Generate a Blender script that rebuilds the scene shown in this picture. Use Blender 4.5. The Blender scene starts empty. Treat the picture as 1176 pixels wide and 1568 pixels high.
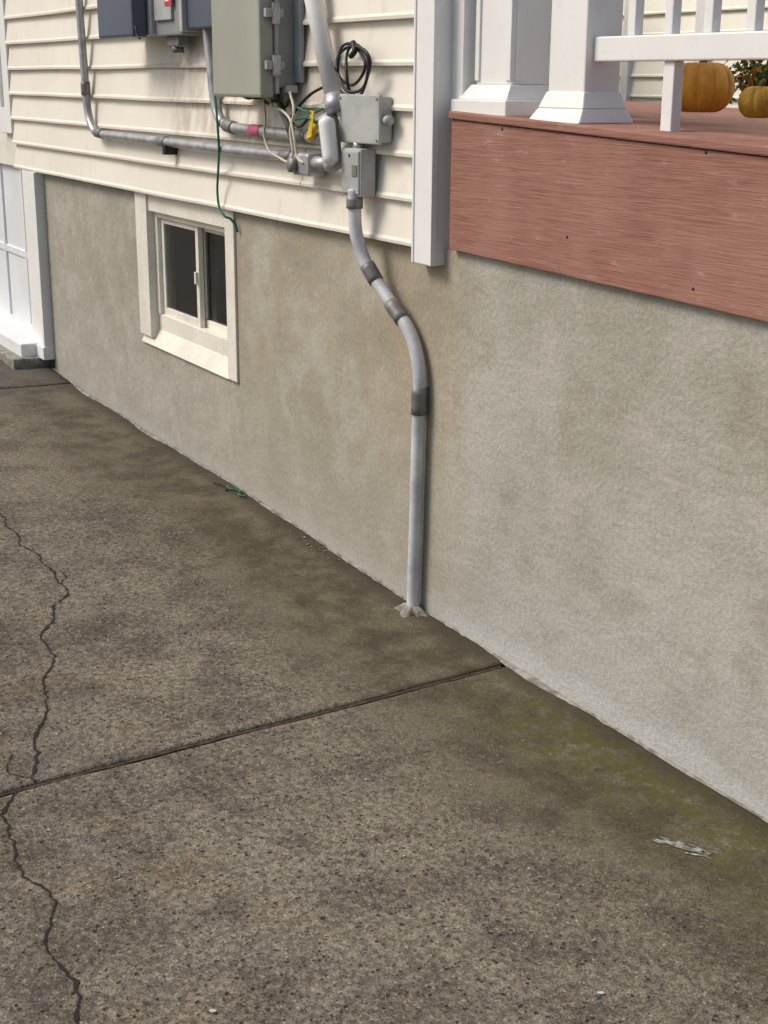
import bpy, bmesh, math, random
from mathutils import Vector, Matrix, noise as mnoise
random.seed(4)
SC=bpy.context.scene
CAM=Vector((3.601,-2.169,1.588))
# ---------------------------------------------------------------- helpers
def link(o): SC.collection.objects.link(o); return o
def empty(name,loc=(0,0,0)):
    e=bpy.data.objects.new(name,None); e.empty_display_size=.1; e.location=loc; return link(e)
def mesh_obj(name,verts,faces,mat,parent=None,smooth=False):
    me=bpy.data.meshes.new(name); me.from_pydata([tuple(v) for v in verts],[],faces); me.update()
    if mat: me.materials.append(mat)
    if smooth:
        for p in me.polygons: p.use_smooth=True
    o=link(bpy.data.objects.new(name,me))
    if parent: o.parent=parent
    return o
def bevel(o,w,seg=2):
    m=o.modifiers.new('b','BEVEL'); m.width=w; m.segments=seg; m.limit_method='ANGLE'; m.angle_limit=math.radians(40); return o
def box(name,x0,x1,y0,y1,z0,z1,mat,parent=None,bv=0.0):
    v=[(x0,y0,z0),(x1,y0,z0),(x1,y1,z0),(x0,y1,z0),(x0,y0,z1),(x1,y0,z1),(x1,y1,z1),(x0,y1,z1)]
    f=[(0,3,2,1),(4,5,6,7),(0,1,5,4),(1,2,6,5),(2,3,7,6),(3,0,4,7)]
    o=mesh_obj(name,v,f,mat,parent)
    if bv: bevel(o,bv)
    return o
def taper(name,b,t,z0,z1,mat,parent=None,bv=0):
    v=[(b[0],b[2],z0),(b[1],b[2],z0),(b[1],b[3],z0),(b[0],b[3],z0),(t[0],t[2],z1),(t[1],t[2],z1),(t[1],t[3],z1),(t[0],t[3],z1)]
    f=[(0,3,2,1),(4,5,6,7),(0,1,5,4),(1,2,6,5),(2,3,7,6),(3,0,4,7)]
    o=mesh_obj(name,v,f,mat,parent)
    if bv: bevel(o,bv)
    return o
def catmull(pts,n=8):
    pts=[Vector(p) for p in pts]; out=[]
    P_=[pts[0]*2-pts[1]]+pts+[pts[-1]*2-pts[-2]]
    for i in range(1,len(P_)-2):
        a,b,c,d=P_[i-1:i+3]
        for k in range(n):
            t=k/n
            out.append(0.5*((2*b)+(c-a)*t+(2*a-5*b+4*c-d)*t*t+(3*b-a-3*c+d)*t**3))
    out.append(pts[-1]); return out
def tube(name,pts,r,mat,parent=None,seg=14,n=8,smooth=True):
    c=catmull(pts,n) if n>1 else [Vector(p) for p in pts]
    V=[];F=[];up=None
    for i,p in enumerate(c):
        t=(c[min(i+1,len(c)-1)]-c[max(i-1,0)]).normalized()
        if up is None:
            up=Vector((0,1,0)) if abs(t.y)<.9 else Vector((1,0,0))
        a=(up-t*up.dot(t)).normalized(); b=t.cross(a); up=a
        rr=r[i*len(r)//len(c)] if isinstance(r,list) else r
        for k in range(seg):
            an=2*math.pi*k/seg; V.append(p+a*math.cos(an)*rr+b*math.sin(an)*rr)
    for i in range(len(c)-1):
        for k in range(seg):
            F.append((i*seg+k,i*seg+(k+1)%seg,(i+1)*seg+(k+1)%seg,(i+1)*seg+k))
    F.append(tuple(range(seg))[::-1]); F.append(tuple(range((len(c)-1)*seg,len(c)*seg)))
    return mesh_obj(name,V,F,mat,parent,smooth)
def S(x,z,off):
    """survey reading taken against the wall face -> true position of a part standing 'off' metres proud of it"""
    t=off/2.169
    return Vector((x+t*(3.601-x),-off,z+t*(1.588-z)))
# ---------------------------------------------------------------- node helpers
def new_mat(name,rough=.7,metal=0.,spec=.4):
    m=bpy.data.materials.new(name); m.use_nodes=True; nt=m.node_tree; b=nt.nodes['Principled BSDF']
    b.inputs['Roughness'].default_value=rough; b.inputs['Metallic'].default_value=metal
    b.inputs['Specular IOR Level'].default_value=spec
    return m,nt,b
def nd(nt,typ,ins=None,**at):
    n=nt.nodes.new(typ)
    for k,v in at.items(): setattr(n,k,v)
    for k,v in (ins or {}).items():
        if isinstance(v,bpy.types.NodeSocket): nt.links.new(v,n.inputs[k])
        else: n.inputs[k].default_value=v
    return n
def pos(nt): return nd(nt,'ShaderNodeNewGeometry').outputs['Position']
def xyz(nt,v): return nd(nt,'ShaderNodeSeparateXYZ',{0:v}).outputs
def mapping(nt,v,scale=(1,1,1),loc=(0,0,0),rot=(0,0,0)):
    return nd(nt,'ShaderNodeMapping',{'Vector':v,'Scale':scale,'Location':loc,'Rotation':rot}).outputs[0]
def noise(nt,v,s,d=3,r=.55,dist=0.):
    return nd(nt,'ShaderNodeTexNoise',{'Vector':v,'Scale':s,'Detail':min(d,3.5),'Roughness':r,'Distortion':dist}).outputs[0]
def ramp(nt,v,a,b,c=0.,d=1.):
    return nd(nt,'ShaderNodeMapRange',{0:v,1:a,2:b,3:c,4:d},interpolation_type='SMOOTHSTEP').outputs[0]
def lin(nt,v,a,b,c=0.,d=1.):
    return nd(nt,'ShaderNodeMapRange',{0:v,1:a,2:b,3:c,4:d}).outputs[0]
def ma(nt,op,a,b=0.): return nd(nt,'ShaderNodeMath',{0:a,1:b},operation=op).outputs[0]
def col(c): return (c[0],c[1],c[2],1) if not isinstance(c,bpy.types.NodeSocket) else c
def mix(nt,f,a,b,bt='MIX'):
    n=nd(nt,'ShaderNodeMix',data_type='RGBA',blend_type=bt)
    for i,v in ((0,f),(6,a),(7,b)):
        if i>0: v=col(v)
        if isinstance(v,bpy.types.NodeSocket): nt.links.new(v,n.inputs[i])
        else: n.inputs[i].default_value=v
    return n.outputs[2]
def bump(nt,b,h,strength=.5,dist=.003,prev=None):
    n=nd(nt,'ShaderNodeBump',{'Height':h,'Strength':strength,'Distance':dist})
    if prev: nt.links.new(prev,n.inputs['Normal'])
    nt.links.new(n.outputs[0],b.inputs['Normal']); return n.outputs[0]
def setc(nt,b,c): 
    if isinstance(c,bpy.types.NodeSocket): nt.links.new(c,b.inputs['Base Color'])
    else: b.inputs['Base Color'].default_value=col(c)
def paint(name,c,rough=.5,metal=0.,var=.12,scale=6,dirt=None,bs=.1,spec=.4):
    m,nt,b=new_mat(name,rough,metal,spec); p=pos(nt)
    n=noise(nt,p,scale,3,.6); f=noise(nt,p,scale*14,2,.6)
    dk=tuple(x*(1-var*2) for x in c); lt=tuple(min(1,x*(1+var)) for x in c)
    cc=mix(nt,ramp(nt,n,.3,.7),dk,lt)
    if dirt: cc=mix(nt,ma(nt,'MULTIPLY',ramp(nt,f,.52,.75),.4),cc,dirt)
    setc(nt,b,cc)
    if bs>.12: bump(nt,b,f,bs,.001)
    return m
# ---------------------------------------------------------------- materials
def m_driveway():
    m,nt,b=new_mat('driveway_concrete',.88,0,.25); p=pos(nt); x,y,z=xyz(nt,p)
    n1=noise(nt,p,1.1,3,.6); n2=noise(nt,mapping(nt,p,loc=(3,7,1)),6,3,.65); n3=noise(nt,p,60,2,.7); n4=noise(nt,p,200,1,.6)
    c=mix(nt,ramp(nt,n1,.34,.66),(.122,.105,.080),(.205,.180,.142))
    c=mix(nt,ma(nt,'MULTIPLY',ramp(nt,n2,.42,.66),.5),c,(.230,.203,.162))
    c=mix(nt,ma(nt,'MULTIPLY',ramp(nt,n2,.50,.34),.6),c,(.098,.085,.066))
    n5=noise(nt,mapping(nt,p,loc=(11,2,0)),3.2,3,.65)
    rm=ma(nt,'MULTIPLY',ramp(nt,n5,.50,.68),ramp(nt,y,-.8,-1.25))
    c=mix(nt,ma(nt,'MULTIPLY',rm,.30),c,(.26,.185,.105))
    # damp, finer-textured band along the wall
    yd=ma(nt,'ADD',y,ma(nt,'MULTIPLY',ma(nt,'SUBTRACT',n1,.5),.9))
    yd=ma(nt,'ADD',yd,ma(nt,'MULTIPLY',ma(nt,'SUBTRACT',n2,.5),.35))
    damp=ramp(nt,yd,-.70,-.20)
    c=mix(nt,ma(nt,'MULTIPLY',damp,.80),c,mix(nt,ramp(nt,n2,.35,.66),(.052,.044,.027),(.138,.118,.078)))
    far=ramp(nt,x,-3.0,-3.9); c=mix(nt,ma(nt,'MULTIPLY',far,.6),c,(.085,.083,.078))
    # aggregate
    keep=ma(nt,'SUBTRACT',1.0,ma(nt,'MULTIPLY',damp,.65))
    wv=nd(nt,'ShaderNodeMix',{0:.014},data_type='VECTOR')
    nt.links.new(p,wv.inputs[4]); nt.links.new(nd(nt,'ShaderNodeTexNoise',{'Vector':p,'Scale':45.,'Detail':1.}).outputs[1],wv.inputs[5]); pw=wv.outputs[1]
    hs=[]
    for sc,lo,th in ((88,.83,.48),(180,.70,.50)):
        v=nd(nt,'ShaderNodeTexVoronoi',{'Vector':pw,'Scale':sc}); r,g,bl=nd(nt,'ShaderNodeSeparateColor',{0:v.outputs['Color']}).outputs
        dot=ramp(nt,v.outputs['Distance'],th,th-.22)
        lm=ma(nt,'MULTIPLY',ma(nt,'MULTIPLY',dot,ramp(nt,r,lo+.05,lo+.15)),keep)
        dm=ma(nt,'MULTIPLY',ma(nt,'MULTIPLY',dot,ramp(nt,g,lo-.02,lo+.08)),keep)
        c=mix(nt,ma(nt,'MULTIPLY',dm,.82),c,(.032,.028,.022))
        c=mix(nt,ma(nt,'MULTIPLY',lm,.65),c,mix(nt,bl,(.40,.37,.31),(.30,.24,.16)))
        hs.append((dm,lm))
    c=mix(nt,.55,c,mix(nt,ramp(nt,n4,.3,.7),(.5,.5,.5),(1.45,1.45,1.45)),'MULTIPLY')
    c=mix(nt,ma(nt,'MULTIPLY',keep,.75),c,mix(nt,ramp(nt,n3,.38,.62),(.58,.57,.55),(1.26,1.26,1.26)),'MULTIPLY')
    # moss
    mm=ma(nt,'MULTIPLY',ramp(nt,ma(nt,'ADD',y,ma(nt,'MULTIPLY',ma(nt,'SUBTRACT',n2,.5),.6)),-.40,-.12),ramp(nt,x,.45,1.0))
    mm=ma(nt,'MULTIPLY',mm,ramp(nt,x,2.3,1.35))
    ms=noise(nt,p,22,3,.75)
    mm=ma(nt,'MULTIPLY',mm,ramp(nt,ms,.36,.60))
    c=mix(nt,ma(nt,'MULTIPLY',mm,.80),c,mix(nt,n3,(.045,.046,.010),(.125,.122,.026)))
    g2=ma(nt,'MULTIPLY',ma(nt,'MULTIPLY',ramp(nt,y,-.65,-.10),ramp(nt,x,-3.2,-1.0)),ramp(nt,ms,.35,.6)); c=mix(nt,ma(nt,'MULTIPLY',g2,.32),c,(.070,.066,.024))
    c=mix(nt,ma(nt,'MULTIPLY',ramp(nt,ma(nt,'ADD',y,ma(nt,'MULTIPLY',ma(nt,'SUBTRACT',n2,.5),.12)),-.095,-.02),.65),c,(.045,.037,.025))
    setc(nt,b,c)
    h=ma(nt,'ADD',ma(nt,'MULTIPLY',n3,.9),ma(nt,'MULTIPLY',n4,.5))
    h=ma(nt,'ADD',h,ma(nt,'MULTIPLY',hs[0][1],.5)); h=ma(nt,'SUBTRACT',h,ma(nt,'MULTIPLY',hs[0][0],.9))
    h=ma(nt,'MULTIPLY',h,lin(nt,damp,0,1,1.,.5))
    bump(nt,b,h,.8,.0042)
    return m
def m_stucco():
    m,nt,b=new_mat('stucco',.92,0,.2); p=pos(nt); x,y,z=xyz(nt,p)
    n1=noise(nt,p,1.6,3,.6); n2=noise(nt,mapping(nt,p,loc=(2,5,9)),5.5,3,.65); nf=noise(nt,p,75,3,.75); ng=noise(nt,p,240,1,.6)
    xr=ma(nt,'ADD',x,ma(nt,'MULTIPLY',ma(nt,'SUBTRACT',n2,.5),.3))
    R=ramp(nt,xr,.0,.42)
    L=ramp(nt,x,-1.1,-2.2)
    tan=mix(nt,ramp(nt,n1,.32,.68),(.310,.276,.208),(.395,.360,.285))
    tan=mix(nt,ma(nt,'MULTIPLY',L,.75),tan,(.335,.322,.275))
    gry=mix(nt,ramp(nt,n1,.32,.68),(.345,.335,.285),(.440,.432,.382))
    c=mix(nt,R,tan,gry)
    # warm stain under the corner
    wm=ma(nt,'MULTIPLY',ma(nt,'MULTIPLY',ramp(nt,xr,-.45,-.05),ramp(nt,xr,.35,.10)),ramp(nt,z,.2,.9))
    c=mix(nt,ma(nt,'MULTIPLY',wm,.5),c,(.40,.335,.24))
    c=mix(nt,ma(nt,'MULTIPLY',ramp(nt,n2,.46,.68),.45),c,(.47,.455,.41))
    c=mix(nt,ma(nt,'MULTIPLY',ramp(nt,n2,.47,.3),.45),c,(.265,.248,.20))
    c=mix(nt,ma(nt,'MULTIPLY',ramp(nt,z,.7,.05),.35),c,(.38,.38,.352))
    zb=ma(nt,'ADD',z,ma(nt,'MULTIPLY',ma(nt,'SUBTRACT',n2,.5),.18))
    c=mix(nt,ma(nt,'MULTIPLY',ma(nt,'MULTIPLY',ramp(nt,zb,.09,.02),lin(nt,R,0,1,.35,1.)),.6),c,(.52,.53,.52))
    c=mix(nt,.45,c,mix(nt,ramp(nt,nf,.35,.65),(.75,.75,.75),(1.18,1.18,1.18)),'MULTIPLY')
    setc(nt,b,c)
    tro=noise(nt,mapping(nt,p,scale=(1,1,1.7),rot=(0,.35,0)),11,2,.55)
    h=ma(nt,'ADD',ma(nt,'MULTIPLY',nf,lin(nt,R,0,1,.25,1.0)),ma(nt,'MULTIPLY',ng,lin(nt,R,0,1,.12,.3)))
    h=ma(nt,'ADD',h,ma(nt,'MULTIPLY',tro,lin(nt,R,0,1,.9,1.4)))
    bump(nt,b,h,.8,.004); return m
def m_siding(c0=(.80,.755,.665),name='vinyl_siding',grime=True):
    m,nt,b=new_mat(name,.45,0,.4); p=pos(nt); x,y,z=xyz(nt,p)
    n=noise(nt,mapping(nt,p,scale=(1,1,2)),1.3,3,.6); f=noise(nt,mapping(nt,p,scale=(3,3,1.2)),5,3,.7)
    c=mix(nt,ramp(nt,n,.3,.7),tuple(v*.93 for v in c0),c0)
    c=mix(nt,ma(nt,'MULTIPLY',ramp(nt,f,.54,.8),.35),c,(.50,.44,.34))
    if grime:   # grime around the meter and cable entries
        g=ma(nt,'MULTIPLY',ma(nt,'MULTIPLY',ramp(nt,x,-2.1,-1.7),ramp(nt,x,-.3,-.7)),ma(nt,'MULTIPLY',ramp(nt,z,1.30,1.44),ramp(nt,z,1.9,1.6)))
        g=ma(nt,'MULTIPLY',g,ramp(nt,f,.36,.62))
        c=mix(nt,ma(nt,'MULTIPLY',g,.55),c,(.40,.32,.25))
    setc(nt,b,c); bump(nt,b,n,.25,.004); return m
def m_fascia():
    m,nt,b=new_mat('composite_deck_board',.75,0,.3); p=pos(nt)
    g=noise(nt,mapping(nt,p,scale=(2.2,2.2,60)),2.4,3,.65,.4); g2=noise(nt,mapping(nt,p,scale=(6,6,170)),2.2,2,.6); n=noise(nt,p,3,3,.6); s=noise(nt,mapping(nt,p,scale=(1,1,3)),14,3,.7)
    c=mix(nt,ramp(nt,g,.3,.7),(.245,.112,.082),(.345,.172,.128))
    c=mix(nt,ma(nt,'MULTIPLY',ramp(nt,g2,.5,.72),.40),c,(.165,.075,.058))
    c=mix(nt,ma(nt,'MULTIPLY',ramp(nt,n,.40,.7),.55),c,(.385,.215,.165))
    c=mix(nt,ma(nt,'MULTIPLY',ramp(nt,s,.60,.78),.45),c,(.50,.35,.30))
    setc(nt,b,c); bump(nt,b,ma(nt,'ADD',g,g2),.5,.003); return m
def m_glass():
    m,nt,b=new_mat('window_glass'); nt.nodes.remove(b)
    o=nt.nodes['Material Output']; t=nd(nt,'ShaderNodeBsdfTransparent',{0:(.8,.85,.85,1)}); g=nd(nt,'ShaderNodeBsdfGlossy',{0:(.9,.9,.9,1),'Roughness':.05})
    fr=nd(nt,'ShaderNodeFresnel',{0:2.1}); mx=nd(nt,'ShaderNodeMixShader',{0:fr.outputs[0],1:t.outputs[0],2:g.outputs[0]}); nt.links.new(mx.outputs[0],o.inputs[0]); return m
DRV=m_driveway(); STU=m_stucco(); SID=m_siding(); FAS=m_fascia(); GLA=m_glass()
WHT=paint('white_trim',(.80,.80,.785),.45,0,.02,3,(.72,.71,.68),.1)
WHC=paint('cream_trim',(.76,.73,.64),.5,0,.05,4,(.5,.45,.35),.15)
CON=paint('conduit_painted_grey',(.60,.605,.635),.48,.05,.12,11,(.34,.34,.35),.25)
CPL=paint('conduit_coupling_metal',(.22,.215,.21),.5,.3,.15,20,(.35,.28,.2),.3)
GAL=paint('galvanised_steel',(.46,.46,.48),.40,.5,.14,14,(.25,.2,.15),.2)
ENC=paint('enclosure_grey_beige',(.36,.36,.31),.5,0,.04,3,None,.1)
ENS=paint('enclosure_grey_side',(.27,.285,.295),.5,0,.05,3,None,.1)
SLT=paint('meter_slate',(.085,.105,.145),.4,0,.06,3,None,.05)
BXG=paint('box_light_grey',(.44,.445,.44),.5,.1,.08,8,(.25,.24,.22),.15)
BLK=paint('black_rubber',(.02,.02,.022),.5); RED=paint('red_label',(.55,.04,.06),.5); YEL=paint('yellow_tape',(.7,.5,.03),.5); PNK=paint('pink_tape',(.6,.12,.2),.5)
GRN=paint('green_insulation',(.015,.17,.10),.45); IVW=paint('ivory_wire',(.62,.58,.48),.5)
CRV=paint('crack_dark',(.024,.020,.016),.95)
FIL=paint('joint_fibre',(.058,.040,.026),.95,0,.3,50,(.14,.105,.07),.3)
MOR=paint('mortar',(.28,.265,.23),.95,0,.25,25,(.08,.07,.05),.6)
ORG=paint('pumpkin_skin',(.92,.40,.04),.45,0,.10,20,(.9,.55,.18),.2); STM=paint('pumpkin_stem',(.20,.18,.07),.8); GRD=paint('gourd_skin',(.62,.34,.04),.5,0,.2,25,(.05,.15,.02),.2)
LEF=paint('leaf_green',(.12,.20,.035),.6,0,.4,40); FLO=paint('flower_orange',(.80,.38,.04),.6,0,.3,60)
CUR=paint('curtain',(.60,.58,.54),.9); INT=paint('interior_dark',(.10,.095,.09),.9)
DOR=paint('white_door',(.74,.76,.78),.4,0,.03,3,None,.05)
GRA=paint('lawn',(.06,.08,.03),.95,0,.3,3,(.10,.09,.05),.1)
# ---------------------------------------------------------------- ground and driveway
def gz(x):
    pts=[(-12,.30),(-6,.16),(-3.8,.075),(-3.3,.048),(-2.4,.035),(-1.2,.028),(-.6,.006),(0,-.012),(.5,-.014),(1.5,-.012),(6,-.02),(12,-.02)]
    for (a,za),(b_,zb) in zip(pts,pts[1:]):
        if x<=b_: 
            t=(x-a)/(b_-a); return za+(zb-za)*t
    return -.02
def gzz(x,y):
    return gz(x)+.004*mnoise.noise(Vector((x*1.3,y*1.3,0)))
mesh_obj('ground',[(-200,-200,-.12),(200,-200,-.12),(200,200,-.12),(-200,200,-.12)],[(0,1,2,3)],GRA)
drv=empty('driveway')
def slab(name,xa,xb,ya,yb,nx,ny,skewa,skewb):
    V=[];F=[]
    xs=[i/nx for i in range(nx+1)]
    w=xb-xa
    xs=[0,.004/w,.012/w]+xs[1:-1]+[1-.012/w,1-.004/w,1]; nx=len(xs)-1
    for j in range(ny+1):
        y=ya+(yb-ya)*j/ny
        for i in range(nx+1):
            a=xa+skewa*y; b=xb+skewb*y
            if i<3 : a+=.006*mnoise.noise(Vector((y*4,xa,2)))+.0025*mnoise.noise(Vector((y*22,xa,2)))
            if i>nx-3: b+=.006*mnoise.noise(Vector((y*4,xb,2)))+.0025*mnoise.noise(Vector((y*22,xb,2)))
            x=a+(b-a)*xs[i]; zz=gzz(x,y)
            if i in(0,nx): zz-=.008
            if i in(1,nx-1): zz-=.0025
            V.append((x,y,zz))
    for j in range(ny):
        for i in range(nx): k=j*(nx+1)+i; F.append((k,k+1,k+nx+2,k+nx+1))
    base=len(V); per=[i for i in range(nx+1)]+[j*(nx+1)+nx for j in range(1,ny+1)]+[ny*(nx+1)+i for i in range(nx-1,-1,-1)]+[j*(nx+1) for j in range(ny-1,0,-1)]
    for k in per: v=V[k]; V.append((v[0],v[1],v[2]-.09))
    for n in range(len(per)): F.append((per[n],base+n,base+(n+1)%len(per),per[(n+1)%len(per)]))
    return mesh_obj(name,V,F,DRV,drv,True)
slab('slab_near',.547,6.5,-6,.0,200,400,-.039,0)
slab('slab_middle',-3.508,.525,-6,.0,140,400,.08,-.039)
slab('slab_far',-12,-3.527,-6,.0,100,200,0,.08)
V=[];F=[]
for i in range(200):
    x=-12+18.5*i/199; V+= [(x,-6,gz(x)-.0135),(x,.0,gz(x)-.0135)]
for i in range(199): F.append((2*i,2*i+2,2*i+3,2*i+1))
mesh_obj('joint_bed',V,F,CRV,drv)
# fibre expansion strip standing in the middle of the near joint
V=[];F=[];n=300
for i in range(n):
    y=-6+5.97*i/(n-1); xc=.536-.039*y+.0018*mnoise.noise(Vector((y*5,7,0))); hw=.0062+.002*mnoise.noise(Vector((y*9,1,0)))
    zz=gzz(xc,y)-.0045+.003*mnoise.noise(Vector((y*14,4,0)))
    V+=[(xc-hw,y,-.05),(xc-hw,y,zz),(xc+hw,y,zz),(xc+hw,y,-.05)]
for i in range(n-1):
    for k in(0,1,2): a=4*i+k; F.append((a,a+1,a+5,a+4))
mesh_obj('joint_fibre_strip',V,F,FIL,drv)
def ribbon(name,pts,w,mat,lift=.0025,jit=.012,step=.010,parent=drv):
    c=[]
    for (a,b) in zip(pts,pts[1:]):
        a=Vector(a+(0,));b=Vector(b+(0,)); n=max(2,int((b-a).length/step))
        for i in range(n): c.append(a.lerp(b,i/n))
    V=[];F=[];s=random.random()*50
    for i,p in enumerate(c):
        t=(c[min(i+1,len(c)-1)]-c[max(i-1,0)]).normalized(); nrm=Vector((-t.y,t.x,0))
        q=p+nrm*(jit*2.2*mnoise.noise(Vector((i*.06+s,0,0)))+jit*.5*mnoise.noise(Vector((i*.4+s,3,0))))
        ww=w*(.30+1.3*abs(mnoise.noise(Vector((i*.2+s,8,0))))+.35*random.random())
        for sg in(-1,1):
            r=q+nrm*sg*ww*.5; V.append((r.x,r.y,gzz(r.x,r.y)+lift))
    for i in range(len(c)-1): F.append((2*i,2*i+2,2*i+3,2*i+1))
    return mesh_obj(name,V,F,mat,parent)
ribbon('crack_1',[(-2.2,-.80),(-1.75,-.93),(-1.415,-.946),(-.908,-.936),(-.656,-.946),(-.340,-1.084),(.121,-1.232),(.58,-1.405)],.0085,CRV,jit=.02)
ribbon('crack_2',[(.60,-1.44),(.699,-1.511),(.973,-1.529),(1.213,-1.539),(1.519,-1.594),(1.9,-1.66),(2.4,-1.72)],.0078,CRV,jit=.02)
ribbon('crack_3',[(-.656,-.946),(-.72,-.90),(-.80,-.915)],.006,CRV)
ribbon('crack_4',[(.56,-1.40),(.50,-1.43),(.40,-1.40)],.005,CRV)
V=[];F=[];n=1400
for i in range(n):
    x=-3.85+9.8*i/(n-1); w=.004+.026*max(0,mnoise.noise(Vector((x*2.3,0,4)))+.12)+.007*max(0,mnoise.noise(Vector((x*22,0,4))))
    V+= [(x,-.001,gz(x)+.004+.012*max(0,mnoise.noise(Vector((x*7,2,0))))),(x,-w*.5,gz(x)+.005),(x,-w,gzz(x,-w)-.001)]
for i in range(n-1):
    for k in(0,1): a=3*i+k; F.append((a,a+1,a+4,a+3))
mesh_obj('wall_foot_fillet',V,F,MOR,drv,True)
# ---------------------------------------------------------------- house
house=empty('house')
def wallgrid(name,x0,x1,z0,z1,y,mat,parent):
    box(name,x0,x1,y,y+.25,z0,z1,mat,parent)
TOP=1.125
wallgrid('foundation_left',-3.83,-2.41,-.1,TOP,.007,STU,house)
wallgrid('foundation_under_window',-2.41,-1.335,-.1,.455,.007,STU,house)
wallgrid('foundation_middle',-1.335,.13,-.1,TOP,0,STU,house)
box('foundation_porch',.13,6.5,0,.25,-.1,1.128,STU,house)
box('wall_core',-9,.13,.0,.33,TOP,3.0,WHC,house)
box('roof_slab',-9,.3,-.3,.4,3.0,3.12,WHC,house)
box('house_back_block',-9,-4.4,.33,3,-.1,3,WHC,house)
def siding(name,x0,x1,z0,rows,y0,mat,parent,ex=.127,breaks={}):
    V=[];F=[]
    for r in range(rows):
        zb=z0+ex*r; zt=zb+ex
        br=breaks.get(r,[]) or [x0+(x1-x0)*random.uniform(.15,.85)]
        segs=[];cur=x0
        for bb in sorted(br)+[x1]: segs.append((cur,bb)); cur=bb
        for si,(a,b) in enumerate(segs):
            dy=-.0025*(si%2); a2=a-(.012 if si%2 else 0); 
            k=max(1,int((b-a2)/.15)); base=len(V)
            for i in range(k+1):
                x=a2+(b-a2)*i/k; j=.0022*mnoise.noise(Vector((x*2.1,r*3.3,0))); zj=.0028*mnoise.noise(Vector((x*1.7,r*7.1,5)))
                prof=[(y0-.010,zt+.004),(y0-.027,zb+.018),(y0-.034,zb+.009),(y0-.033,zb),(y0-.006,zb-.001)]
                for (py,pz) in prof: V.append((x,py+dy+j,pz+zj))
            m=len(prof)
            for i in range(k):
                for q in range(m-1):
                    p0=base+i*m+q; F.append((p0,p0+m,p0+m+1,p0+1))
            F.append(tuple(base+q for q in range(m))); F.append(tuple(base+k*m+q for q in range(m))[::-1])
    return mesh_obj(name,V,F,mat,parent)
siding('siding',-4.24,.045,1.123,14,0,SID,house,breaks={0:[-.72],1:[-2.9,-.72],2:[-1.9],3:[-2.6],4:[-1.2]})
cp=empty('corner_post'); cp.parent=house
box('front_leg',.040,.142,-.045,.0,1.08,3.0,WHT,cp,.003)
box('side_leg',.105,.1425,-.0445,.020,1.0815,3.0,WHT,cp,.002)
box('bead_1',.036,.046,-.049,-.01,1.0805,3.0,WHT,cp,.002)
box('bead_2',.132,.146,-.049,-.03,1.0805,3.0,WHT,cp,.002)
win=empty('basement_window'); win.parent=house
box('casing_side_1',-2.408,-2.27,-.010,.09,.495,1.12,WHC,win,.003)
box('casing_side_2',-1.425,-1.340,-.010,.09,.462,1.12,WHC,win,.003)
box('head',-2.27,-1.425,.0,.09,1.045,1.12,WHC,win,.003)
taper('sill',(-2.406,-1.430,-.008,.1),(-2.406,-1.430,.035,.1),.458,.54,WHC,win,.004)
box('frame_bottom',-2.27,-1.425,.03,.1,.53,.60,WHC,win,.003)
box('frame_left',-2.27,-2.235,.025,.1,.60,1.045,WHC,win,.002)
box('frame_right',-1.46,-1.425,.025,.1,.60,1.045,WHC,win,.002)
box('frame_top',-2.235,-1.46,.025,.1,1.02,1.045,WHC,win,.002)
def sash(n,x0,x1,y):
    t=.030
    box(n+'_l',x0,x0+t,y,y+.022,.60,1.02,WHC,win,.002); box(n+'_r',x1-t,x1,y,y+.022,.60,1.02,WHC,win,.002)
    box(n+'_b',x0+t,x1-t,y,y+.022,.60,.632,WHC,win,.002); box(n+'_t',x0+t,x1-t,y,y+.022,.995,1.02,WHC,win,.002)
    box(n+'_glass',x0+t-.004,x1-t+.004,y+.009,y+.013,.63,.997,GLA,win)
sash('sash_1',-2.235,-1.82,.042); sash('sash_2',-1.858,-1.46,.070)
box('latch',-1.845,-1.828,.030,.042,.78,.83,WHC,win,.002)
box('room_dark',-2.9,-1.2,.322,.328,.3,1.12,INT,win)
V=[];F=[];n=90
for i in range(n):
    x=-2.55+1.1*i/(n-1); yy=.105+.008*math.sin(i*.9)+.004*math.sin(i*2.3)
    V+=[(x,yy,.55),(x,yy,1.1)]
for i in range(n-1):
    if i in(20,21,22,23,24,25,26,48,49,50,51,68,69,70,71,72,73): continue
    F.append((2*i,2*i+2,2*i+3,2*i+1))
mesh_obj('curtain',V,F,CUR,win,True)
door=empty('side_door'); door.parent=house
box('trim_post',-4.10,-3.835,-.030,.1,.17,1.12,WHT,door,.004)
box('trim_post_edge',-3.87,-3.828,-.045,.02,.18,1.12,WHT,door,.004)
box('trim_foot',-4.12,-3.822,-.055,.1,.13,.20,WHT,door,.004)
box('casing',-4.46,-4.245,-.03,.1,1.30,3.0,WHT,door,.004)
box('casing_groove',-4.42,-4.36,-.033,.0,1.44,3.0,BXG,door,.002)
box('door_leaf',-6.2,-4.10,.03,.08,.20,1.30,DOR,door,.004)
for xx in(-4.32,-4.75): box('panel_rib',xx,xx+.03,.018,.04,.25,1.28,DOR,door,.004)
box('panel_rail',-5.5,-4.1,.02,.04,.62,.66,DOR,door,.004)
box('threshold',-6.2,-3.95,-.14,.1,.10,.205,DOR,door,.008)
box('door_step',-6.2,-3.9,-.20,.1,.0,.135,MOR,door,.01)
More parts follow.
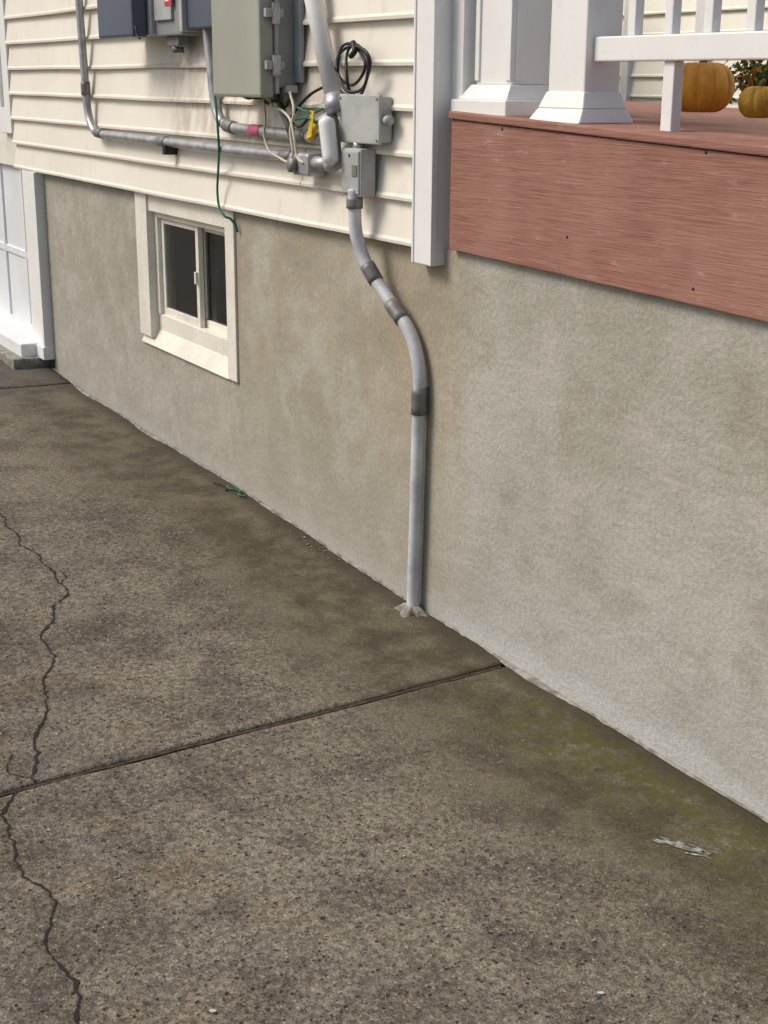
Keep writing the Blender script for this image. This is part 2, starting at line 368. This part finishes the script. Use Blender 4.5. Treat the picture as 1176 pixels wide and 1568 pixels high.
# ---------------------------------------------------------------- porch
porch=empty('porch')
def zt(x): return 1.510-.036*(x-.18)
def zbm(x): return 1.134-.019*(x-.18)
def slant(name,x0,x1,y0,y1,za,zb_,mat,par,bv=0):
    v=[(x0,y0,za(x0)),(x1,y0,za(x1)),(x1,y1,za(x1)),(x0,y1,za(x0)),(x0,y0,zb_(x0)),(x1,y0,zb_(x1)),(x1,y1,zb_(x1)),(x0,y1,zb_(x0))]
    f=[(0,3,2,1),(4,5,6,7),(0,1,5,4),(1,2,6,5),(2,3,7,6),(3,0,4,7)]
    o=mesh_obj(name,v,f,mat,par); 
    if bv: bevel(o,bv)
    return o
slant('fascia_board',.20,6.4,-.022,.003,zbm,lambda x:zt(x)-.022,FAS,porch,.003)
slant('deck_edge_board',.195,6.4,-.030,.12,lambda x:zt(x)-.020,lambda x:zt(x),FAS,porch,.004)
yy=.125
while yy<2.6:
    x0=.2 if yy<.36 else -3.0
    slant('deck_board',x0,6.4,yy,yy+.135,lambda x:min(zt(x),1.512)-.022,lambda x:min(zt(x),1.512)+.001,FAS,porch,.003); yy+=.14
SCR=paint('screw_head',(.06,.03,.025),.6)
for (x,z) in((.93,1.462),(1.23,1.445),(.75,1.22),(1.22,1.15),(.45,1.47),(1.9,1.42),(1.95,1.13)):
    tube('screw',[(x,-.021,z),(x,-.0235,z)],.0038,SCR,porch,8,1)
pil=empty('pilaster'); pil.parent=porch
PB=1.505
box('plinth',.165,.435,-.004,.33,PB-.006,PB+.036,WHT,pil,.004)
taper('plinth_cove',(.180,.422,.006,.32),(.215,.405,.03,.31),PB+.036,PB+.075,WHT,pil,.003)
box('shaft',.225,.395,.04,.30,PB+.075,3.0,WHT,pil,.003)
box('shaft_rib_1',.225,.245,.034,.045,PB+.085,3.0,WHT,pil,.002)
box('shaft_rib_2',.372,.3955,.034,.045,PB+.085,3.0,WHT,pil,.002)
box('shaft_side_rib',.39,.402,.05,.075,PB+.085,3.0,WHT,pil,.002)
box('shaft_side_rib',.39,.402,.26,.285,PB+.085,3.0,WHT,pil,.002)
box('return_trim',.142,.20,.012,.30,PB,3.0,WHT,pil,.002)
nw=empty('newel_column'); nw.parent=porch
NB=1.490
taper('skirt_lower',(.525,.745,.0,.175),(.545,.733,.02,.160),NB,NB+.035,WHT,nw,.004)
taper('skirt_upper',(.545,.733,.02,.160),(.560,.716,.035,.150),NB+.035,NB+.075,WHT,nw,.003)
box('shaft',.562,.713,.038,.148,NB+.07,3.0,WHT,nw,.005)
rl=empty('railing'); rl.parent=porch
box('bottom_rail',.714,6.3,.060,.100,1.636,1.694,WHT,rl,.004)
box('top_rail',.714,6.3,.045,.115,2.38,2.44,WHT,rl,.006)
x=.83
while x<6.2:
    box('baluster',x,x+.028,.067,.093,1.694,2.38,WHT,rl,.003); x+=.132
for x in(.965,2.6,4.2): box('foot_block',x,x+.038,.070,.100,1.47,1.636,WHT,rl,.003)
nb=empty('neighbour_house')
NSD=m_siding((.93,.91,.80),'neighbour_siding',False)
box('body',-12,3,4.04,8,-.1,6,NSD,nb)
siding('siding',-12,3,.1,45,4.03,NSD,nb)
box('corner_board_1',-3.36,-3.24,3.97,4.05,.0,6,WHT,nb,.004)
box('corner_board_2',-4.05,-3.98,3.97,4.05,.0,6,WHT,nb,.004)
# ---------------------------------------------------------------- conduits & boxes
def path(L): return [S(*p) for p in L]
dc=empty('downpipe_conduit')
mp=path([(-.40,1.26,.085),(-.40,1.20,.085),(-.388,1.12,.083),(-.335,1.045,.070),(-.275,.998,.058),(-.20,.952,.048),(-.118,.904,.040),(-.060,.868,.034),(-.015,.815,.030),(.012,.745,.028),(.016,.67,.028),(.010,.55,.028),(.004,.3,.028),(-.004,.1,.028),(-.006,-.04,.028)])
tube('pipe',mp,.0205,CON,dc,18,8)
def coup(a,b,r,name='coupling',mat=CPL,par=dc):
    A=S(*a);B=S(*b); tube(name,[A,A.lerp(B,.5),B],r,mat,par,18,2,True)
coup((-.318,1.030,.066),(-.255,.985,.054),.0238); coup((-.165,.930,.044),(-.090,.887,.037),.0238)
coup((.014,.700,.028),(.013,.615,.028),.0245)
coup((-.40,1.235,.085),(-.40,1.20,.085),.026)
V=[];F=[];n=36;ctr=Vector((.040,-.030,0))
V.append((ctr.x,ctr.y,.012))
for ring,(rr,zz) in enumerate(((.024,.008),(.038,-.002),(.050,-.0125))):
    for i in range(n):
        a=2*math.pi*i/n; k=rr*(1+.9*mnoise.noise(Vector((math.cos(a)*1.9,math.sin(a)*1.9,3)))+.25*mnoise.noise(Vector((math.cos(a)*7,math.sin(a)*7,ring))))
        V.append((ctr.x+k*math.cos(a)*1.1,min(-.001,ctr.y+k*math.sin(a)*.85),zz+.004*mnoise.noise(Vector((a*3,ring,0)))))
for i in range(n): F.append((0,1+i,1+(i+1)%n))
for ring in(0,1):
    for i in range(n): F.append((1+ring*n+i,1+(ring+1)*n+i,1+(ring+1)*n+(i+1)%n,1+ring*n+(i+1)%n))
mesh_obj('mortar_base',V,F,MOR,dc,True)
lb=empty('conduit_pull_box')
box('body',-.322,-.200,-.088,-.035,1.250,1.392,BXG,lb,.005)
box('cover',-.316,-.206,-.093,-.086,1.258,1.385,BXG,lb,.003)
box('port',-.245,-.212,-.096,-.092,1.31,1.345,CPL,lb,.002)
tube('screw',[(-.262,-.092,1.372),(-.262,-.096,1.372)],.005,CPL,lb,8,1); tube('screw',[(-.262,-.092,1.27),(-.262,-.096,1.27)],.005,CPL,lb,8,1)
jb=empty('junction_box')
box('body',-.352,-.112,-.068,-.03,1.412,1.543,BXG,jb,.004)
box('cover',-.357,-.107,-.078,-.066,1.407,1.549,BXG,jb,.004)
for (x,z) in((-.345,1.537),(-.119,1.537),(-.345,1.419),(-.119,1.419)): tube('screw',[(x,-.077,z),(x,-.0805,z)],.004,CPL,jb,8,1)
tube('side_knob',[(-.108,-.055,1.478),(-.08,-.055,1.478)],.014,BXG,jb,12,1)
tube('nipple',[(-.262,-.06,1.412),(-.262,-.06,1.385)],.018,GAL,jb,12,1)
wr=empty('riser_conduit')
a=S(-.678,1.834,.075); b=S(-.525,1.508,.075); top=a+(a-b)*2.2
tube('pipe',[top,a,b],.0285,WHT,wr,20,1)
d=(b-a).normalized()
tube('collar',[b-d*.035,b+d*.02],.034,GAL,wr,18,1)
def capsule(name,A,B,r0,r1,mat,par):
    pts=[];rs=[];n=14
    for i in range(n+1):
        t=i/n; pts.append(A.lerp(B,t)); e=min(t,1-t)/.14; k=math.sqrt(max(.02,1-(1-min(1,e))**2)); rs.append((r0+(r1-r0)*t)*k)
    return tube(name,pts,rs,mat,par,18,1)
capsule('elbow_body',S(-.582,1.490,.085),S(-.545,1.300,.085),.034,.030,BXG,wr)
A=S(-.594,1.478,.118);B=S(-.556,1.325,.118); capsule('elbow_cover',A,B,.026,.024,WHT,wr)
hc=empty('wall_conduit')
tube('pipe',path([(-3.085,2.6,.055),(-3.06,1.95,.055),(-3.035,1.60,.055),(-3.03,1.50,.055),(-3.005,1.42,.055),(-2.95,1.365,.055),(-2.87,1.347,.055),(-2.6,1.345,.055),(-2.058,1.342,.055),(-1.449,1.339,.055),(-.835,1.338,.055),(-.70,1.336,.055)]),.0175,GAL,hc,16,8)
for a,b in(((-3.034,1.575,.055),(-3.031,1.515,.055)),((-2.90,1.350,.055),(-2.82,1.347,.055)),((-2.10,1.342,.055),(-2.02,1.342,.055)),((-.92,1.338,.055),(-.84,1.338,.055))): coup(a,b,.0215,'coupling',CPL,hc)
box('strap',S(-2.0,1.3,.05).x,S(-1.97,1.3,.05).x,-.078,-.02,1.30,1.335,BLK,hc,.002)
q=S(-.72,1.325,.085); box('corner_fitting',q.x-.10,q.x+.02,-.10,-.035,1.292,1.365,GAL,hc,.01)
tube('fitting_cap',[(q.x-.075,-.10,1.325),(q.x-.075,-.118,1.325)],.024,CPL,hc,14,1)
q=S(-.62,1.34,.07); tube('short_nipple',[(q.x-.09,-.07,1.335),(q.x+.06,-.07,1.335)],.022,GAL,hc,14,1)
mc=empty('meter_conduit')
tube('pipe',path([(-1.575,1.83,.055),(-1.556,1.755,.055),(-1.53,1.64,.055),(-1.51,1.54,.055),(-1.475,1.46,.055),(-1.40,1.423,.055),(-1.30,1.418,.055),(-.95,1.412,.055),(-.70,1.408,.055),(-.62,1.406,.055)]),.019,GAL,mc,16,8)
coup((-1.17,1.416,.055),(-1.08,1.415,.055),.0205,'pink_tape',PNK,mc); coup((-1.40,1.425,.055),(-1.33,1.419,.055),.023,'coupling',CPL,mc)
coup((-.80,1.41,.055),(-.72,1.41,.055),.023,'coupling',CPL,mc)
tg=empty('yellow_cable_tag')
a=S(-.74,1.40,.09); 
o=mesh_obj('tag',[a,a+Vector((.045,-.004,.01)),a+Vector((.075,-.01,.085)),a+Vector((.03,0,.09)),a+Vector((.01,.006,.045))],[(0,1,2,3,4)],YEL,tg); o.modifiers.new('s','SOLIDIFY').thickness=.004
tube('tape_wrap',[S(-.70,1.40,.075),S(-.69,1.42,.08),S(-.66,1.45,.085)],.012,YEL,tg,10,4)
eb=empty('electrical_enclosure')
X0,X1=-1.135,-.735
box('back_body',X0+.015,X1,-.105,-.035,1.565,2.5,ENS,eb,.006)
box('flange',X0,X1+.006,-.112,-.100,1.545,2.5,BXG,eb,.003)
box('lid',X0,X1-.004,-.165,-.112,1.532,2.5,ENC,eb,.010)
for z in(1.62,1.78): 
    box('latch',X1-.004,X1+.016,-.150,-.085,z,z+.028,BXG,eb,.003)
    box('latch_hook',X1+.010,X1+.022,-.128,-.100,z-.02,z+.045,GAL,eb,.003)
box('bottom_lug',X1-.03,X1+.02,-.08,-.04,1.548,1.572,BXG,eb,.003)
box('rear_strip',X1+.0,X1+.05,-.045,-.03,1.58,2.5,ENS,eb,.003)
tube('gland',[(-.93,-.085,1.565),(-.93,-.085,1.525)],.02,BLK,eb,12,1)
tube('gland',[(-.84,-.075,1.565),(-.84,-.075,1.515)],.017,GAL,eb,12,1)
mt=empty('electric_meter')
box('meter_cover',-2.228,-1.82,-.20,-.135,1.742,2.5,SLT,mt,.012)
box('meter_back',-2.20,-1.79,-.135,-.035,1.75,2.5,BXG,mt,.006)
box('socket_box',-1.79,-1.52,-.115,-.035,1.745,2.5,ENS,mt,.006)
box('socket_door',-1.775,-1.60,-.127,-.113,1.80,2.5,BXG,mt,.004)
box('red_label',-1.655,-1.585,-.1295,-.126,1.85,1.93,RED,mt)
box('label_white',-1.645,-1.61,-.131,-.129,1.865,1.915,WHT,mt)
box('breaker_box',-1.52,-1.27,-.10,-.035,1.765,2.5,SLT,mt,.006)
box('breaker_lip',-1.54,-1.51,-.12,-.035,1.755,2.5,BXG,mt,.004)
box('hub',-1.74,-1.62,-.095,-.04,1.705,1.75,CPL,mt,.008)
tube('hub_nut',[(-1.68,-.07,1.71),(-1.68,-.07,1.685)],.024,CPL,mt,6,1)
tube('hub_right',[S(-1.575,1.83,.055),S(-1.562,1.775,.055)],.026,GAL,mt,14,1)
tube('seal',[S(-2.33,1.80,.19),S(-2.31,1.76,.19),S(-2.28,1.75,.19)],.004,BLK,mt,6,4)
# ---------------------------------------------------------------- cables
bc=empty('black_cable_coil')
for k,(rx,rz,cx,cz,sh) in enumerate(((.105,.072,-.41,1.622,.0),(.070,.078,-.39,1.618,.03),(.088,.060,-.43,1.636,.05))):
    pts=[]
    for i in range(22):
        a=i/21*2*math.pi*1.05+sh*20; pts.append(S(cx+rx*math.cos(a)*(1+.10*math.sin(3*a+k)),cz+rz*math.sin(a)*(1+.06*math.cos(2*a+k)),.07+.012*math.sin(a*2+k)))
    tube('loop',pts,.0048,BLK,bc,8,4)
tube('tail',path([(-.41,1.70,.07),(-.40,1.675,.08),(-.425,1.66,.08)]),.009,BLK,bc,8,5)
tube('tail',path([(-.50,1.66,.07),(-.53,1.60,.06),(-.50,1.56,.06),(-.46,1.54,.06)]),.005,BLK,bc,8,5)
tube('tail',path([(-.60,1.57,.05),(-.70,1.545,.06),(-.80,1.50,.06),(-.88,1.44,.07),(-.86,1.40,.07)]),.005,BLK,bc,8,6)
gw=empty('green_ground_wire')
tube('wire',path([(-1.50,1.55,.07),(-1.497,1.50,.075),(-1.485,1.42,.08),(-1.478,1.33,.075),(-1.490,1.26,.055),(-1.505,1.18,.05),(-1.49,1.12,.05),(-1.44,1.09,.045),(-1.39,1.085,.03),(-1.34,1.065,.015),(-1.325,1.04,.01)]),.0048,GRN,gw,8,6)
tube('wire',path([(-.82,1.46,.08),(-.74,1.47,.09),(-.66,1.46,.09),(-.60,1.48,.09),(-.55,1.47,.09)]),.004,GRN,gw,8,6)
tube('wire',path([(-.80,1.50,.08),(-.70,1.485,.09),(-.62,1.50,.09)]),.004,GRN,gw,8,6)
iw=empty('ivory_wires')
tube('wire',path([(-1.08,1.56,.09),(-1.06,1.46,.10),(-1.07,1.40,.10),(-1.03,1.35,.10),(-.95,1.33,.10),(-.88,1.32,.10),(-.84,1.35,.10),(-.86,1.42,.10),(-.83,1.49,.09),(-.86,1.55,.08)]),.0045,IVW,iw,8,6)
tube('wire',path([(-1.03,1.56,.09),(-1.0,1.50,.10),(-.93,1.49,.10),(-.86,1.46,.10),(-.83,1.40,.10),(-.81,1.34,.10),(-.76,1.32,.10)]),.0045,IVW,iw,8,6)
tube('wire',path([(-1.10,1.56,.09),(-1.09,1.535,.09),(-1.04,1.51,.09),(-.97,1.52,.09),(-.90,1.50,.08),(-.86,1.53,.08)]),.005,BLK,iw,8,6)
tube('wire',path([(-.96,1.57,.09),(-.93,1.50,.09),(-.84,1.45,.09),(-.78,1.44,.09),(-.72,1.47,.09)]),.005,BLK,iw,8,6)
tube('wire',path([(-1.26,1.57,.09),(-1.24,1.535,.09),(-1.17,1.53,.09),(-1.14,1.565,.09)]),.008,BLK,iw,8,6)
tube('sheath',path([(-.95,1.56,.07),(-.93,1.50,.07),(-.88,1.45,.07),(-.84,1.42,.06)]),.012,CPL,iw,10,6)
# ---------------------------------------------------------------- pumpkins etc
def pumpkin(name,loc,R,H,mat,ribs=11):
    e=empty(name); V=[];F=[];nu,nv=132,24
    for j in range(nv+1):
        ph=math.pi*j/nv
        for i in range(nu):
            th=2*math.pi*i/nu; k=1-.11*(1-abs(math.cos(ribs*th/2)))**2*math.sin(ph)**.6
            r=R*math.sin(ph)**.8*k; z=H*math.cos(ph)*.5 - H*.10*math.exp(-(r/(R*.35))**2)*(1 if ph<1.5 else -1)
            V.append((loc[0]+r*math.cos(th),loc[1]+r*math.sin(th),loc[2]+H*.5+z))
    for j in range(nv):
        for i in range(nu): F.append((j*nu+i,j*nu+(i+1)%nu,(j+1)*nu+(i+1)%nu,(j+1)*nu+i))
    mesh_obj('skin',V,F,mat,e,True)
    l=Vector(loc); tube('stem',[l+Vector((0,0,H*.85)),l+Vector((.004,0,H*1.02)),l+Vector((.015,0,H*1.12))],R*.12,STM,e,8,5)
    return e
def DZ(x): return min(zt(x),1.512)+.001
pumpkin('pumpkin',(.460,.640,DZ(.46)),.094,.150,ORG)
pumpkin('pumpkin',(.670,.66,DZ(.67)),.055,.092,GRD,9)
pl=empty('potted_chrysanthemum'); px,py=.40,.93; pz=DZ(.4)
V=[];F=[];mi=[]
for i in range(1100):
    c=Vector((px+random.gauss(0,.05),py+random.gauss(0,.05),pz+.11+random.gauss(0,.030)))
    s=random.uniform(.006,.013); u=Vector((random.gauss(0,1),random.gauss(0,1),random.gauss(0,1))).normalized(); v=u.orthogonal().normalized()
    b0=len(V); V+=[c-u*s,c+v*s*.5,c+u*s,c-v*s*.5]; F.append((b0,b0+1,b0+2,b0+3)); mi.append(1 if random.random()<.35 else 0)
o=mesh_obj('foliage',V,F,LEF,pl); o.data.materials.append(FLO)
for p,k in zip(o.data.polygons,mi): p.material_index=k
tube('pot',[(px,py,pz),(px,py,pz+.04),(px,py,pz+.08)],[.05,.055,.06,.065],paint('terracotta',(.35,.13,.07),.8),pl,20,2)
# ---------------------------------------------------------------- litter on the slab
def chip(par,x,y,L,W,ang,mat,lift=.004):
    n=9; V=[]; 
    for i in range(n):
        a=2*math.pi*i/n; r=.6+.4*random.random(); px=math.cos(a)*L*.5*r; py=math.sin(a)*W*.5*r
        X=x+px*math.cos(ang)-py*math.sin(ang); Y=y+px*math.sin(ang)+py*math.cos(ang); V.append((X,Y,gzz(X,Y)+lift))
    return mesh_obj('chip',V,[tuple(range(n))],mat,par)
sm=empty('paint_scuff')
SCF=paint('scuff_white',(.40,.40,.37),.9,0,.3,60)
for i in range(90):
    t=random.random(); chip(sm,1.515+.10*t+random.gauss(0,.005),-.268+.05*t+random.gauss(0,.009),random.uniform(.006,.035),random.uniform(.002,.005),math.radians(30+random.gauss(0,9)),SCF,.003)
lt=empty('driveway_litter')
DL=paint('dry_leaf',(.05,.035,.022),.9); WS=paint('white_pebble',(.55,.55,.52),.8)
for i in range(170):
    x=random.uniform(-2.5,2.2); y=random.uniform(-1.7,-.1); chip(lt,x,y,random.uniform(.005,.018),random.uniform(.002,.007),random.random()*6,DL,.004)
for (x,y,s) in((1.589,-1.368,.018),(1.889,-.727,.014),(.9,-1.0,.007),(1.3,-.8,.007),(.4,-1.2,.007),(.2,-.7,.006),(1.1,-.5,.007)): chip(lt,x,y,s,s*.7,1,WS,.005)
for i in range(26):
    x=random.gauss(-.62,.12); chip(lt,x,random.uniform(-.07,-.012),random.uniform(.006,.018),random.uniform(.004,.010),random.random()*6,random.choice((MOR,DL)),.004)
gs=empty('green_wire_scrap')
tube('wire',[(-1.40,-.035,.036),(-1.34,-.055,.042),(-1.30,-.025,.037),(-1.25,-.055,.04),(-1.22,-.035,.036)],.004,GRN,gs,6,5)
tube('wire',[(-1.48,-.065,.034),(-1.40,-.055,.036),(-1.34,-.065,.034)],.004,DL,gs,6,5)
# ---------------------------------------------------------------- light
w=bpy.data.worlds.new('World'); SC.world=w; w.use_nodes=True; nt=w.node_tree
sk=nt.nodes.new('ShaderNodeTexSky'); sk.sky_type='NISHITA'; sk.sun_disc=False
dirS=Vector((-.40,-.64,.78)).normalized()
el=math.asin(dirS.z); az=math.atan2(dirS.x,dirS.y)
sk.sun_elevation=el; sk.sun_rotation=az; sk.air_density=1.0; sk.dust_density=4.0
nt.links.new(sk.outputs[0],nt.nodes['Background'].inputs[0]); nt.nodes['Background'].inputs[1].default_value=.12
L=bpy.data.lights.new('sun','SUN'); L.energy=2.25; L.angle=math.radians(24); L.color=(1,.94,.85)
so=link(bpy.data.objects.new('sun',L)); so.rotation_euler=dirS.to_track_quat('Z','Y').to_euler(); so.location=(-4,-6,8)
# ---------------------------------------------------------------- camera
psi,th,ro=math.radians(29.723),math.radians(17.072),math.radians(.40)
hd=Vector((-math.cos(psi),math.sin(psi),0)); Z=Vector((0,0,1)); r0=Vector((math.sin(psi),math.cos(psi),0))
fw=hd*math.cos(th)-Z*math.sin(th); u0=hd*math.sin(th)+Z*math.cos(th)
r=r0*math.cos(ro)+u0*math.sin(ro); u=u0*math.cos(ro)-r0*math.sin(ro)
cam=bpy.data.cameras.new('camera'); co=link(bpy.data.objects.new('camera',cam))
M=Matrix((r,u,-fw)).transposed().to_4x4(); M.translation=CAM; co.matrix_world=M
cam.sensor_fit='VERTICAL'; cam.sensor_height=36; cam.sensor_width=27; cam.lens=2150.1/1568*36; cam.clip_start=.05; cam.clip_end=1000
SC.camera=co
SC.view_settings.view_transform='Standard'; SC.view_settings.look='None'; SC.view_settings.exposure=0
